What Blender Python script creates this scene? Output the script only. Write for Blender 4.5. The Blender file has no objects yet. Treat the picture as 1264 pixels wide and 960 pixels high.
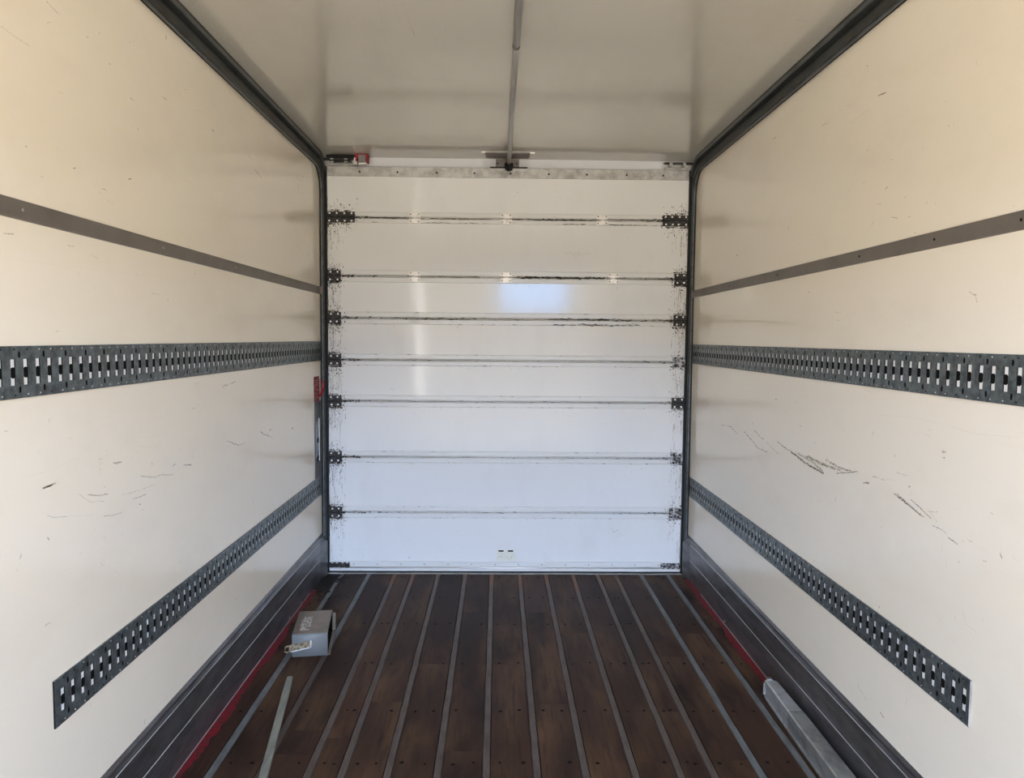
import bpy, bmesh, math, random
from mathutils import Vector, Matrix
random.seed(7)
S = bpy.context.scene
COL = S.collection

# ------------------------------------------------------------------ camera
IW, IH = 1264, 960
FPX, YAW, PIT, ROLL = 926.139, 0.0187, -0.06749, 0.00878
CAM = Vector((-0.059, -4.88178, 1.55157))
fw = Vector((math.sin(YAW)*math.cos(PIT), math.cos(YAW)*math.cos(PIT), math.sin(PIT)))
r0 = Vector((math.cos(YAW), -math.sin(YAW), 0)); u0 = r0.cross(fw)
rt = math.cos(ROLL)*r0 + math.sin(ROLL)*u0; up = -math.sin(ROLL)*r0 + math.cos(ROLL)*u0
cd = bpy.data.cameras.new('camera'); cam = bpy.data.objects.new('camera', cd); COL.objects.link(cam)
cd.sensor_width = 36; cd.lens = FPX/IW*36; cd.clip_start = .02
m = Matrix((rt, up, -fw)).transposed().to_4x4(); m.translation = CAM; cam.matrix_world = m
S.camera = cam

# ------------------------------------------------------------------ world: daylight behind the camera
SKY, GROUND, FAR = 25.4, 10.2, 4.2
w = bpy.data.worlds.new('daylight'); S.world = w; w.use_nodes = True
nt = w.node_tree; nt.nodes.clear()
def WN(t, **k):
    n = nt.nodes.new(t)
    for a, b in k.items(): setattr(n, a, b)
    return n
def wmath(op, a, b=None, c=None):
    n = WN('ShaderNodeMath', operation=op)
    for i, v in enumerate((a, b, c)):
        if v is None: continue
        if isinstance(v, (int, float)): n.inputs[i].default_value = v
        else: nt.links.new(v, n.inputs[i])
    return n.outputs[0]
def wmix(f, a, b):
    n = WN('ShaderNodeMix', data_type='RGBA'); nt.links.new(f, n.inputs[0])
    for i, v in ((6, a), (7, b)):
        if isinstance(v, tuple): n.inputs[i].default_value = (*v, 1)
        else: nt.links.new(v, n.inputs[i])
    return n.outputs[2]
tc = WN('ShaderNodeTexCoord'); sx = WN('ShaderNodeSeparateXYZ'); nt.links.new(tc.outputs['Generated'], sx.inputs[0])
X, Y, Z = sx.outputs
def wstep(v, a, b):
    n = WN('ShaderNodeMapRange', interpolation_type='SMOOTHSTEP'); nt.links.new(v, n.inputs[0])
    n.inputs[1].default_value = a; n.inputs[2].default_value = b; return n.outputs[0]
skyc = wmix(wstep(Z, .18, .50), (.62*SKY, .82*SKY, 1.20*SKY), (.15*SKY, .19*SKY, .26*SKY))
skyc = wmix(wstep(Z, .115, .13), (.24*SKY, .46*SKY, .86*SKY), skyc)
# a gap between buildings straight behind the truck shows the low sky; left and right they stand higher
gap = wmath('MULTIPLY', wstep(X, -.004, .004), wmath('SUBTRACT', 1.0, wstep(X, .088, .096)))
roof = wmath('SUBTRACT', .135, wmath('MULTIPLY', gap, .10))
above = wstep(wmath('SUBTRACT', Z, roof), -.004, .004)
grc = wmix(wstep(Z, -.30, -.12), (1.0*GROUND, .88*GROUND, .70*GROUND), (.42*GROUND, .40*GROUND, .36*GROUND))
farc = wmix(wstep(Z, -.02, .02), grc, (1.0*FAR, .95*FAR, .86*FAR))
bg = WN('ShaderNodeBackground'); nt.links.new(wmix(above, farc, skyc), bg.inputs[0])
wo = WN('ShaderNodeOutputWorld'); nt.links.new(bg.outputs[0], wo.inputs[0])
w.cycles.sampling_method = 'MANUAL'; w.cycles.sample_map_resolution = 512

REAR = -5.65                                             # the open end, 0.77 m behind the camera
sl = bpy.data.lights.new('sun', 'SUN'); sl.energy = 110; sl.angle = math.radians(.6); sl.color = (1, .95, .86)
so_ = bpy.data.objects.new('sun', sl); COL.objects.link(so_)
so_.rotation_euler = Vector((.55, -.62, -.75)).to_track_quat('-Z', 'Y').to_euler()   # from the front left, over the closed end
S.view_settings.view_transform = 'Standard'; S.view_settings.look = 'None'
S.view_settings.exposure = -0.06; S.view_settings.gamma = 1; S.view_settings.use_curve_mapping = False
S.cycles.max_bounces = 16; S.cycles.diffuse_bounces = 12; S.cycles.glossy_bounces = 8
S.cycles.use_denoising = True; S.cycles.sample_clamp_indirect = 12
S.cycles.caustics_reflective = True; S.cycles.blur_glossy = 0

# ------------------------------------------------------------------ helpers
def ray(u, v):
    return fw + (u - IW/2)/FPX*rt - (v - IH/2)/FPX*up
def hit(u, v, ax, val):                                  # where the sight line through a photo pixel meets a plane of the truck body
    d = ray(u, v); t = (val - CAM[ax])/d[ax]; return CAM + d*t
def srgb(r, g, b):
    return tuple((c/255/12.92 if c/255 <= .04045 else ((c/255 + .055)/1.055)**2.4) for c in (r, g, b))

def M_(name, color, rough=.5, metal=0., spec=.5, noise=None, bump=None, coat=0):
    """plain procedural material: noise = (scale xyz, amount, colour2)"""
    mt = bpy.data.materials.new(name); mt.use_nodes = True; t = mt.node_tree
    b = t.nodes['Principled BSDF']
    b.inputs['Base Color'].default_value = (*color, 1); b.inputs['Roughness'].default_value = rough
    b.inputs['Metallic'].default_value = metal; b.inputs['Specular IOR Level'].default_value = spec
    if coat: b.inputs['Coat Weight'].default_value = coat; b.inputs['Coat Roughness'].default_value = .08
    g = t.nodes.new('ShaderNodeNewGeometry')
    if noise:
        sc, lo, hi, c2 = noise
        mp = t.nodes.new('ShaderNodeVectorMath'); mp.operation = 'MULTIPLY'; mp.inputs[1].default_value = sc
        t.links.new(g.outputs['Position'], mp.inputs[0])
        nz = t.nodes.new('ShaderNodeTexNoise'); nz.inputs['Scale'].default_value = 1; nz.inputs['Detail'].default_value = 6
        nz.inputs['Roughness'].default_value = .65
        t.links.new(mp.outputs[0], nz.inputs[0])
        mr = t.nodes.new('ShaderNodeMapRange'); mr.inputs[1].default_value = lo; mr.inputs[2].default_value = hi
        t.links.new(nz.outputs[0], mr.inputs[0])
        mx = t.nodes.new('ShaderNodeMix'); mx.data_type = 'RGBA'
        mx.inputs[6].default_value = (*color, 1); mx.inputs[7].default_value = (*c2, 1)
        t.links.new(mr.outputs[0], mx.inputs[0]); t.links.new(mx.outputs[2], b.inputs['Base Color'])
        mt['mix'] = mx.name
    if bump:
        bs, st = bump
        mp = t.nodes.new('ShaderNodeVectorMath'); mp.operation = 'MULTIPLY'; mp.inputs[1].default_value = bs
        t.links.new(g.outputs['Position'], mp.inputs[0])
        nz = t.nodes.new('ShaderNodeTexNoise'); nz.inputs['Scale'].default_value = 1; nz.inputs['Detail'].default_value = 3
        t.links.new(mp.outputs[0], nz.inputs[0])
        bp = t.nodes.new('ShaderNodeBump'); bp.inputs['Strength'].default_value = st; bp.inputs['Distance'].default_value = .002
        t.links.new(nz.outputs[0], bp.inputs['Height']); t.links.new(bp.outputs[0], b.inputs['Normal'])
        if coat: t.links.new(bp.outputs[0], b.inputs['Coat Normal'])
    return mt

WALLC = (.805, .738, .625)
MAT = dict(
    wall=M_('cream_panel', WALLC, .10, spec=.5, noise=((2.2, 1.6, 3.0), .50, .95, (.73, .66, .55)), bump=((1.1, 1.1, 1.8), .06)),
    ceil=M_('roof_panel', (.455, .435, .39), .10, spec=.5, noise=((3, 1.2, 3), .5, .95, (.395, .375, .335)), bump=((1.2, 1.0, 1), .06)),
    header=M_('white_paint', (.80, .80, .80), .35),
    header2=M_('grey_white_paint', (.50, .50, .52), .4, noise=((5, 5, 30), .5, .8, (.42, .42, .43))),
    panel=M_('door_panel', (.575, .570, .560), .085, spec=.40, noise=((3, 3, 1.5), .52, .9, (.515, .51, .495)), bump=((2, 1, 1.5), .04)),
    cap=M_('door_edge_profile', (.53, .525, .51), .25, spec=.5, noise=((9, 9, 120), .55, .8, (.38, .36, .33))),
    galv=M_('galvanised_plate', (.37, .36, .345), .42, .4, noise=((14, 14, 14), .42, .68, (.20, .19, .18))),
    galv2=M_('galvanised_track', (.135, .158, .165), .38, .5, noise=((40, 40, 40), .40, .64, (.050, .060, .063))),
    backing=M_('white_backing', (.86, .87, .88), .35),
    black=M_('black_rubber', (.007, .007, .007), .6, spec=.2),
    hole=M_('dark_hole', (.006, .006, .006), .8, spec=.08),
    rail=M_('greased_track_steel', (.034, .037, .037), .5, .1, .3, noise=((25, 8, 25), .45, .7, (.012, .013, .013))),
    bead=M_('track_lip', (.105, .112, .112), .42, .4, noise=((25, 8, 25), .45, .7, (.045, .048, .048))),
    rub=M_('grey_rub_strip', srgb(104, 97, 90), .45, noise=((6, 6, 6), .45, .75, srgb(86, 80, 74))),
    alu=M_('kick_plate_aluminium', (.175, .168, .172), .38, .75, noise=((18, 5, 24), .40, .70, (.075, .072, .074))),
    ridge=M_('bright_ridge', (.55, .55, .56), .35, .6),
    hingeM=M_('zinc_hinge', (.60, .575, .55), .42, .45, noise=((60, 60, 60), .5, .75, (.36, .33, .30))),
    grease=M_('greasy_steel', (.016, .014, .013), .5, .1, .3, noise=((70, 70, 70), .56, .72, (.20, .19, .185))),
    zincd=M_('dirty_zinc', (.40, .39, .39), .42, .4, noise=((45, 45, 45), .42, .56, (.035, .03, .03))),
    bolt=M_('bright_bolt', (.62, .60, .58), .35, .5),
    stain=M_('black_grease', (.014, .012, .010), .5, spec=.25),
    oil=M_('oil_soaked_wood', (.011, .008, .007), .7, spec=.15),
    stain2=M_('brown_grime', (.20, .175, .145), .5),
    stain3=M_('pale_grime', (.44, .41, .36), .4),
    scuffd=M_('black_scuff', (.10, .085, .070), .6, spec=.15),
    scuffm=M_('grey_scuff', (.36, .31, .245), .5, spec=.2),
    scuffl=M_('faint_scuff', (.63, .56, .44), .4, spec=.3),
    rubd=M_('dark_roof_rub', (.16, .15, .13), .5, spec=.2),
    rubm=M_('roof_rub', (.27, .255, .225), .4, spec=.3),
    drop=M_('water_drop', (.62, .61, .58), .15),
    red=M_('red_paint', (.165, .008, .016), .6, spec=.2, noise=((45, 30, 45), .46, .60, (.055, .018, .018))),
    redlab=M_('red_label', (.17, .008, .018), .55, spec=.2),
    pink=M_('faded_lettering', (.38, .20, .20), .5),
    redblk=M_('red_plastic', (.20, .008, .016), .5, spec=.3),
    boxg=M_('grey_sheet_steel', (.165, .17, .168), .5, 0, .3, noise=((12, 12, 12), .5, .8, (.12, .125, .125))),
    dust=M_('dusty_steel', (.20, .165, .132), .6, noise=((20, 20, 20), .4, .7, (.14, .115, .092))),
    emb=M_('worn_lettering', (.46, .42, .36), .5),
    brass=M_('tarnished_brass', (.34, .28, .19), .35, .6, noise=((90, 90, 90), .45, .6, (.10, .07, .04))),
    stick=M_('weathered_batten', (.215, .225, .195), .65, noise=((30, 6, 30), .4, .7, (.13, .135, .115))),
    beam=M_('worn_aluminium', (.36, .37, .36), .45, .7, noise=((16, 9, 16), .42, .66, (.19, .19, .185))),
    beamend=M_('bright_aluminium', (.50, .51, .52), .42, .7, noise=((26, 26, 26), .5, .7, (.34, .34, .34))),
    cream=M_('cream_plate', (.54, .53, .44), .4, noise=((60, 60, 60), .5, .7, (.45, .46, .42))),
    pole=M_('grey_tube', (.36, .36, .36), .34, .5, noise=((30, 2, 30), .45, .7, (.22, .215, .205))),
    brackt=M_('brown_bracket', (.15, .13, .125), .5, .2),
    gplate=M_('grey_latch_plate', (.075, .078, .084), .45, .3),
    grey2=M_('grey_latch_insert', (.20, .21, .23), .38, .5),
)

def M_floor():
    mt = bpy.data.materials.new('hardwood_planks'); mt.use_nodes = True; t = mt.node_tree; b = t.nodes['Principled BSDF']
    g = t.nodes.new('ShaderNodeNewGeometry')
    def nz(sc, det=6):
        v = t.nodes.new('ShaderNodeVectorMath'); v.operation = 'MULTIPLY'; v.inputs[1].default_value = sc
        t.links.new(g.outputs['Position'], v.inputs[0])
        a = t.nodes.new('ShaderNodeVectorMath'); a.operation = 'ADD'
        r = t.nodes.new('ShaderNodeMath'); r.operation = 'MULTIPLY'; r.inputs[1].default_value = 40
        t.links.new(g.outputs['Random Per Island'], r.inputs[0]); t.links.new(v.outputs[0], a.inputs[0]); t.links.new(r.outputs[0], a.inputs[1])
        n = t.nodes.new('ShaderNodeTexNoise'); n.inputs['Scale'].default_value = 1; n.inputs['Detail'].default_value = det
        t.links.new(a.outputs[0], n.inputs[0]); return n.outputs[0]
    def mix(f, a, c):
        n = t.nodes.new('ShaderNodeMix'); n.data_type = 'RGBA'; t.links.new(f, n.inputs[0])
        for i, v in ((6, a), (7, c)):
            if isinstance(v, tuple): n.inputs[i].default_value = (*v, 1)
            else: t.links.new(v, n.inputs[i])
        return n.outputs[2]
    def rng(v, lo, hi):
        n = t.nodes.new('ShaderNodeMapRange'); t.links.new(v, n.inputs[0]); n.inputs[1].default_value = lo; n.inputs[2].default_value = hi
        return n.outputs[0]
    c = mix(g.outputs['Random Per Island'], (.023, .0115, .0078), (.054, .0275, .0178))
    c = mix(rng(nz((5, 1.3, 1)), .45, .75), c, (.098, .054, .029))
    c = mix(rng(nz((7, 2.2, 1)), .52, .72), c, (.009, .0055, .0045))
    c = mix(rng(nz((60, 5, 1)), .5, .8), c, (.016, .0105, .0085))
    t.links.new(c, b.inputs['Base Color']); b.inputs['Roughness'].default_value = .6; b.inputs['Specular IOR Level'].default_value = .12
    bp = t.nodes.new('ShaderNodeBump'); bp.inputs['Strength'].default_value = .25; bp.inputs['Distance'].default_value = .002
    t.links.new(nz((80, 6, 1)), bp.inputs['Height']); t.links.new(bp.outputs[0], b.inputs['Normal'])
    return mt
MAT['floor'] = M_floor()

def M_strip(name, base, worn, rust):
    mt = M_(name, base, .55, .0, .2, noise=((30, 7, 30), .42, .68, worn)); t = mt.node_tree; b = t.nodes['Principled BSDF']
    mx = t.nodes[mt['mix']]
    if rust:
        g = [n for n in t.nodes if n.bl_idname == 'ShaderNodeNewGeometry'][0]
        sp = t.nodes.new('ShaderNodeSeparateXYZ'); t.links.new(g.outputs['Position'], sp.inputs[0])
        n = t.nodes.new('ShaderNodeTexNoise'); n.inputs['Scale'].default_value = 3.2; n.inputs['Detail'].default_value = 5
        t.links.new(g.outputs['Position'], n.inputs[0])
        a = t.nodes.new('ShaderNodeMath'); a.operation = 'MULTIPLY_ADD'; a.inputs[1].default_value = 1.6; t.links.new(n.outputs[0], a.inputs[0]); t.links.new(sp.outputs[1], a.inputs[2])
        mr = t.nodes.new('ShaderNodeMapRange'); mr.inputs[1].default_value = .42; mr.inputs[2].default_value = .72; t.links.new(a.outputs[0], mr.inputs[0])
        m2 = t.nodes.new('ShaderNodeMix'); m2.data_type = 'RGBA'; t.links.new(mr.outputs[0], m2.inputs[0])
        t.links.new(mx.outputs[2], m2.inputs[6]); m2.inputs[7].default_value = (.125, .060, .034, 1)
        t.links.new(m2.outputs[2], b.inputs['Base Color'])
    return mt
MAT['strip'] = M_strip('worn_steel_strip', (.088, .070, .062), (.052, .038, .033), True)
MAT['stripz'] = M_strip('zinc_steel_strip', (.125, .134, .138), (.075, .076, .074), False)

def M_stripm():
    mt = M_strip('half_worn_steel_strip', (.125, .134, .138), (.075, .076, .074), True); t = mt.node_tree
    for n in t.nodes:
        if n.bl_idname == 'ShaderNodeMath': n.inputs[1].default_value = .8
        if n.bl_idname == 'ShaderNodeMapRange' and abs(n.inputs[1].default_value - .42) < .001 and abs(n.inputs[2].default_value - .72) < .001: n.inputs[1].default_value = -.55; n.inputs[2].default_value = -.9
        if n.bl_idname == 'ShaderNodeMix' and abs(n.inputs[7].default_value[0] - .125) < .001: n.inputs[7].default_value = (.060, .045, .040, 1)
    return mt
MAT['stripm'] = M_stripm()

# -- mesh building
def box(bm, x0, x1, y0, y1, z0, z1, mi=0, bev=0):
    v = [bm.verts.new((x, y, z)) for x in (x0, x1) for y in (y0, y1) for z in (z0, z1)]
    fs = [bm.faces.new([v[i] for i in q]) for q in ((0, 1, 3, 2), (4, 6, 7, 5), (0, 4, 5, 1), (2, 3, 7, 6), (0, 2, 6, 4), (1, 5, 7, 3))]
    for f in fs: f.material_index = mi
    if bev:
        es = list({e for f in fs for e in f.edges})
        r = bmesh.ops.bevel(bm, geom=es, offset=bev, segments=2, affect='EDGES', profile=.5)
        for f in r['faces']: f.material_index = mi
def tube(bm, pts, r, n=12, mi=0, cap=True):
    pts = [Vector(p) for p in pts]; rings = []
    ref = Vector((0, 0, 1)) if abs((pts[1]-pts[0]).normalized().z) < .9 else Vector((1, 0, 0))
    for i, p in enumerate(pts):
        d = (pts[min(i+1, len(pts)-1)] - pts[max(i-1, 0)]).normalized()
        a = d.cross(ref).normalized(); b = d.cross(a)
        rr = r[i] if isinstance(r, (list, tuple)) else r
        rings.append([bm.verts.new(p + rr*(math.cos(2*math.pi*k/n)*a + math.sin(2*math.pi*k/n)*b)) for k in range(n)])
    for A, B in zip(rings, rings[1:]):
        for k in range(n):
            f = bm.faces.new((A[k], A[(k+1) % n], B[(k+1) % n], B[k])); f.smooth = True; f.material_index = mi
    if cap:
        bm.faces.new(rings[0]).material_index = mi; bm.faces.new(rings[-1]).material_index = mi
def loft(bm, secs, mi=0, closed=True, caps=True, smooth=False):
    R = [[bm.verts.new(p) for p in s] for s in secs]; n = len(R[0])
    for A, B in zip(R, R[1:]):
        for k in range(n if closed else n-1):
            f = bm.faces.new((A[k], A[(k+1) % n], B[(k+1) % n], B[k])); f.material_index = mi; f.smooth = smooth
    if caps and closed:
        bm.faces.new(R[0]).material_index = mi; bm.faces.new(R[-1]).material_index = mi
def disc(bm, c, ax, r, h, n=10, mi=0, ry=None):
    """a flat round boss standing h along axis ax (0/1) from centre c; ry = second radius"""
    ry = ry or r; A, B = [], []
    for k in range(n):
        a = 2*math.pi*k/n; o = [0, 0, 0]; i, j = ((1, 2), (0, 2), (0, 1))[ax]
        o[i] = r*math.cos(a); o[j] = ry*math.sin(a); p = Vector(c) + Vector(o)
        q = p.copy(); q[ax] += h; A.append(bm.verts.new(p)); B.append(bm.verts.new(q))
    for k in range(n): bm.faces.new((A[k], A[(k+1) % n], B[(k+1) % n], B[k])).material_index = mi
    bm.faces.new(B).material_index = mi; bm.faces.new(A).material_index = mi
def obj(name, bm, mats, parent=None, loc=(0, 0, 0), label=None, cat=None, kind=None, group=None, local=False):
    bmesh.ops.recalc_face_normals(bm, faces=bm.faces)
    me = bpy.data.meshes.new(name); 
    o = bpy.data.objects.new(name, me); COL.objects.link(o)
    base = Vector(loc)
    if parent is not None and not local:
        base = Vector((0, 0, 0)); q = parent
        while q is not None: base = base + Vector(q.location); q = q.parent
        bmesh.ops.translate(bm, verts=bm.verts, vec=-base)
    elif parent is None:
        bmesh.ops.translate(bm, verts=bm.verts, vec=-base); o.location = base
    bm.to_mesh(me); bm.free()
    for mt in (mats if isinstance(mats, (list, tuple)) else [mats]): me.materials.append(MAT[mt])
    if parent is not None: o.parent = parent
    return tag(o, label, cat, kind, group)
def tag(o, label=None, cat=None, kind=None, group=None):
    for k, v in (('label', label), ('category', cat), ('kind', kind), ('group', group)):
        if v: o[k] = v
    return o
def empty(name, loc, label=None, cat=None, kind=None, group=None, rz=0):
    o = bpy.data.objects.new(name, None); COL.objects.link(o); o.location = loc; o.rotation_euler.z = rz
    o.empty_display_size = .05
    return tag(o, label, cat, kind, group)
def BM(): return bmesh.new()

# ------------------------------------------------------------------ the setting
Y1 = .06
bm = BM(); box(bm, -1.26, -1.2, REAR, Y1, -.02, 2.76); WL = obj('wall_left', bm, 'wall', kind='structure', label='cream smooth side wall of the truck body on the left', cat='wall')
bm = BM(); box(bm, 1.2, 1.26, REAR, Y1, -.02, 2.76); WR = obj('wall_right', bm, 'wall', kind='structure', label='cream smooth side wall of the truck body on the right', cat='wall')
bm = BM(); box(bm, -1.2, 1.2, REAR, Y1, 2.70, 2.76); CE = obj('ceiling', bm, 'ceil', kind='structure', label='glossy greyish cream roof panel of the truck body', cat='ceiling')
bm = BM(); box(bm, -1.2, 1.2, .035, Y1, 2.0, 2.70); obj('wall_back', bm, 'header2', kind='structure', label='white painted header above the roller door', cat='wall')
bm = BM(); box(bm, -1.2, 1.2, REAR, REAR+.05, 2.40, 2.70); obj('trim_1', bm, 'header', kind='structure', label='header over the open end behind the viewer', cat='trim')

bm = BM(); box(bm, -1.375, -1.235, -6.75, -6.70, .62, 3.6, bev=.004); obj('streak_post', bm, 'header', kind='structure', label='sunlit white post added outside the open end for the streak reflected in the door', cat='trim')  # unseen post, added so its sunlit face reflects as a bright streak on the door

# floor: planks between steel strips
SX = [.0915, .265, .442, .605, .7245, .896, 1.072]
SXS = sorted([-x for x in SX] + SX); SW = .0145
edges = [-1.2] + SXS + [1.2]
bm = BM()
screw_rows = [-.10, -.478, -.893, -1.388, -1.846, -2.236, -2.66, -3.1, -3.5]
for i in range(len(edges)-1):
    a = edges[i] + (SW if i else 0); b = edges[i+1] - (SW if i < len(edges)-2 else 0)
    ys = [Y1] + sorted((random.uniform(-.6, -2.4) for _ in range(1 if i % 2 else 2)), reverse=True) + [REAR]
    for p, q in zip(ys, ys[1:]):
        box(bm, a+.0018, b-.0018, q+.0002, p-.0002, -.03, 0)
    for y in screw_rows:
        for x in (a + .032, b - .032):
            if random.random() < .2: continue
            disc(bm, (x + random.uniform(-.006, .006), y + random.uniform(-.008, .008), -.001), 2, random.uniform(.005, .0088), .0018, 8, 1)
box(bm, -1.2, 1.2, REAR, Y1, -.06, -.02, 1)
FL = obj('floor', bm, ['floor', 'hole'], kind='structure', label='dark brown hardwood plank floor between narrow steel strips', cat='floor')
for x in SXS:
    bm = BM(); nseg = 60; secs = []
    for k in range(nseg+1):
        y = Y1 - .065 - k*(Y1-.065-REAR)/nseg
        j = random.uniform(-.0009, .0009)
        secs.append([(x-SW+j, y, -.004), (x-SW+.003+j, y, .0012), (x+SW-.003+j, y, .0012), (x+SW+j, y, -.004)])
    loft(bm, secs)
    obj('steel_strip', bm, 'stripm' if -.95 < x < -.85 else 'stripz' if abs(x) > .85 else 'strip', FL)
bm = BM(); box(bm, -1.17, 1.17, -.03, -.008, 0, .004); obj('threshold_strip', bm, 'galv', FL)
for s in (-1, 1):                                        # red paint run along both floor edges
    bm = BM(); A = []; y = -.14 if s > 0 else -.35
    y1 = -1.66 if s > 0 else -3.4
    while y > y1:
        wd = .035 + random.uniform(-.005, .006) + .006*math.sin(y*9) + .004*math.sin(y*23+1)
        if s < 0 and -.95 < y: wd *= .75
        A.append((bm.verts.new((s*1.193, y, .0012)), bm.verts.new((s*(1.188-wd), y, .0010)))); y -= .022
    for (a, b), (c, d) in zip(A, A[1:]): bm.faces.new((a, b, d, c))
    for f in bm.faces: pass
    r = bmesh.ops.extrude_face_region(bm, geom=list(bm.faces))
    bmesh.ops.translate(bm, verts=[v for v in r['geom'] if isinstance(v, bmesh.types.BMVert)], vec=(0, 0, .0008))
    obj('red_paint_edge', bm, 'red', FL)

random.seed(21)
bm = BM()                                                 # black oily patches in the far corners
for k in range(420):
    x, y = -1.185 + abs(random.gauss(0, .06)), -.04 - abs(random.gauss(0, .17))
    A = [bm.verts.new((x + random.uniform(.003, .014)*math.cos(a), y + random.uniform(.006, .03)*math.sin(a), .0006 + k*2e-6)) for a in [i*math.pi/3 for i in range(6)] if True]
    if min(v.co.x for v in A) < -1.187 or max(v.co.y for v in A) > -.035:
        for v in A: bm.verts.remove(v)
        continue
    bm.faces.new(A)
obj('oil_stain', bm, 'oil', FL, kind='stuff')

# ------------------------------------------------------------------ roller door
door = empty('door_1', (0, 0, 0), 'closed white sectional roller door filling the far end of the truck body', 'door', 'structure')
rows = [(2.349, 2.28), (1.981, 1.904), (1.713, 1.635), (1.441, 1.368), (1.175, 1.099), (.809, .733), (.444, .367)]
cen = [(a+b)/2 for a, b in rows]
pz = [2.634] + cen + [.009]
DX = 1.166
def cap(bm, za, zb):                                     # extruded edge profile, a flat lip with a round bead next to the joint
    lo, hi = min(za, zb), max(za, zb)
    d = .0045; t = .0022
    prof = [(0, lo), (-d+t, lo), (-d, lo+t), (-d, hi-t), (-d+t, hi), (0, hi)]
    loft(bm, [[(x, y, z) for y, z in prof] for x in (-DX, DX)])
panels = []
for i in range(8):
    zt, zb = pz[i], pz[i+1]
    g0 = .001 if i else 0; g1 = .001
    bm = BM(); box(bm, -DX, DX, 0, .028, zb+g1, zt-g0, bev=.0015)
    p = obj('door_panel', bm, 'panel', door); panels.append(p)
    if i < 7:
        bm = BM(); h = (rows[i][0]-cen[i])
        cap(bm, zb+.0085, zb+h); tube(bm, [(-DX, -.003, zb+.0047), (DX, -.003, zb+.0047)], .0042, 8)
        obj('edge_profile', bm, 'cap', p)
    if i > 0:
        bm = BM(); h = (cen[i-1]-rows[i-1][1])
        cap(bm, zt-h, zt-.0085); tube(bm, [(-DX, -.003, zt-.0047), (DX, -.003, zt-.0047)], .0042, 8)
        obj('edge_profile', bm, 'cap', p)
bm = BM()
for z in cen: box(bm, -DX, DX, .006, .02, z-.004, z+.004)
obj('joint_seal', bm, 'black', door)
# top plate with its row of screws
bm = BM(); box(bm, -DX+.008, DX-.009, -.007, 0, 2.572, 2.634, bev=.001)
tp = obj('top_plate', bm, 'galv', door)
for x in (-.95, -.71, -.46, -.22, .012, .255, .50, .755, .99):
    bm = BM(); disc(bm, (x, -.007, 2.598), 1, -.003, .006); 
    bmesh.ops.scale(bm, vec=(1, 1, 1), verts=bm.verts); bm.free()
    bm = BM(); disc(bm, (x, -.007, 2.600), 1, .006, -.003); obj('screw', bm, 'hole', tp)
# bottom rail with bead and rubber
bm = BM(); box(bm, -DX, DX, -.008, 0, .042, .076, bev=.001); br = obj('bottom_rail', bm, 'cap', door)
bm = BM(); tube(bm, [(-DX, -.010, .036), (DX, -.010, .036)], .0055, 10); obj('rail_bead', bm, 'bolt', br)
bm = BM(); box(bm, -DX, DX, -.012, 0, .014, .031, bev=.001); obj('rail_foot', bm, 'cap', br)
bm = BM(); box(bm, -DX-.02, DX+.02, -.006, .02, .001, .013); obj('rubber_seal', bm, 'black', br)
for k in range(14):
    x = -1.0 + k*.155
    bm = BM(); disc(bm, (x, -.008, .058), 1, .0045, -.002, 8); obj('rivet', bm, 'stain2', br)

# middle hinges
def hinge_at(x, z, proto=[None]):
    if proto[0] is None:
        h = BM()
        box(h, -.037, .037, -.0105, -.0062, .006, .033, bev=.0012)
        box(h, -.036, .036, -.0105, -.0062, -.034, -.008, bev=.0012)
        box(h, -.018, .018, -.012, -.0075, -.010, .012, bev=.001)
        tube(h, [(-.036, -.011, 0), (.036, -.011, 0)], .0045, 8)
        o = obj('hinge', h, 'hingeM', door, local=True); o.location = (x, 0, z)
        for dx in (-.026, .026):
            for dz in (-.022, .022):
                sb = BM(); disc(sb, (0, 0, 0), 1, .0055, -.003, 8)
                so = obj('screw', sb, 'stain2', o, local=True); so.location = (dx, -.0105, dz)
        proto[0] = o; return o
    o = proto[0].copy(); COL.objects.link(o); o.location = (x, 0, z)
    for c in list(proto[0].children):
        d = c.copy(); COL.objects.link(d); d.parent = o
    return o
for x, z in ((-.600, cen[0]), (-.014, cen[0]), (.602, cen[0]), (-.600, cen[1]), (-.012, cen[1]), (.682, cen[1])): hinge_at(x, z)
# greasy end hinges with their rollers
def end_hinge(s, z, wd, dirty, zz=.035):
    bm = BM()
    xa, xb = s*(DX-.004), s*(DX-.004-wd)
    lo, hi = min(xa, xb), max(xa, xb)
    box(bm, lo, hi, -.0115, -.0062, z+.005, z+zz-.001, bev=.001)
    box(bm, lo, hi, -.0105, -.0062, z-zz+.001, z-.006, bev=.001)
    tube(bm, [(lo, -.012, z), (hi, -.012, z)], .0065, 10)
    n = 2 if wd < .12 else 4
    for k in range(n):
        cx = lo + (hi-lo)*(k+.5)/n
        box(bm, cx-.014, cx+.014, -.016, -.010, z-.014, z+.013, bev=.001)
    tube(bm, [(s*(DX-.03), -.014, z), (s*1.176, -.014, z)], .006, 10)
    o = obj('end_hinge', bm, 'grease' if dirty else 'zincd', door)
    for k in range(n):
        cx = lo + (hi-lo)*(k+.5)/n
        for dz in (-.024, .024):
            b = BM(); disc(b, (cx + random.uniform(-.004, .004), -.0115, z+dz*zz/.035), 1, .0058, -.004, 8)
            obj('bolt', b, ('bolt' if random.random() < .6 else 'hingeM') if dirty else 'hole', o)
for i, z in enumerate(cen):
    end_hinge(-1, z, .180 if i == 0 else .088, True)
    end_hinge(1, z, .170 if i == 0 else .085, i in (0, 1, 2, 4))
end_hinge(-1, .052, .135, True, .020); end_hinge(1, .052, .135, False, .020)
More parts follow.
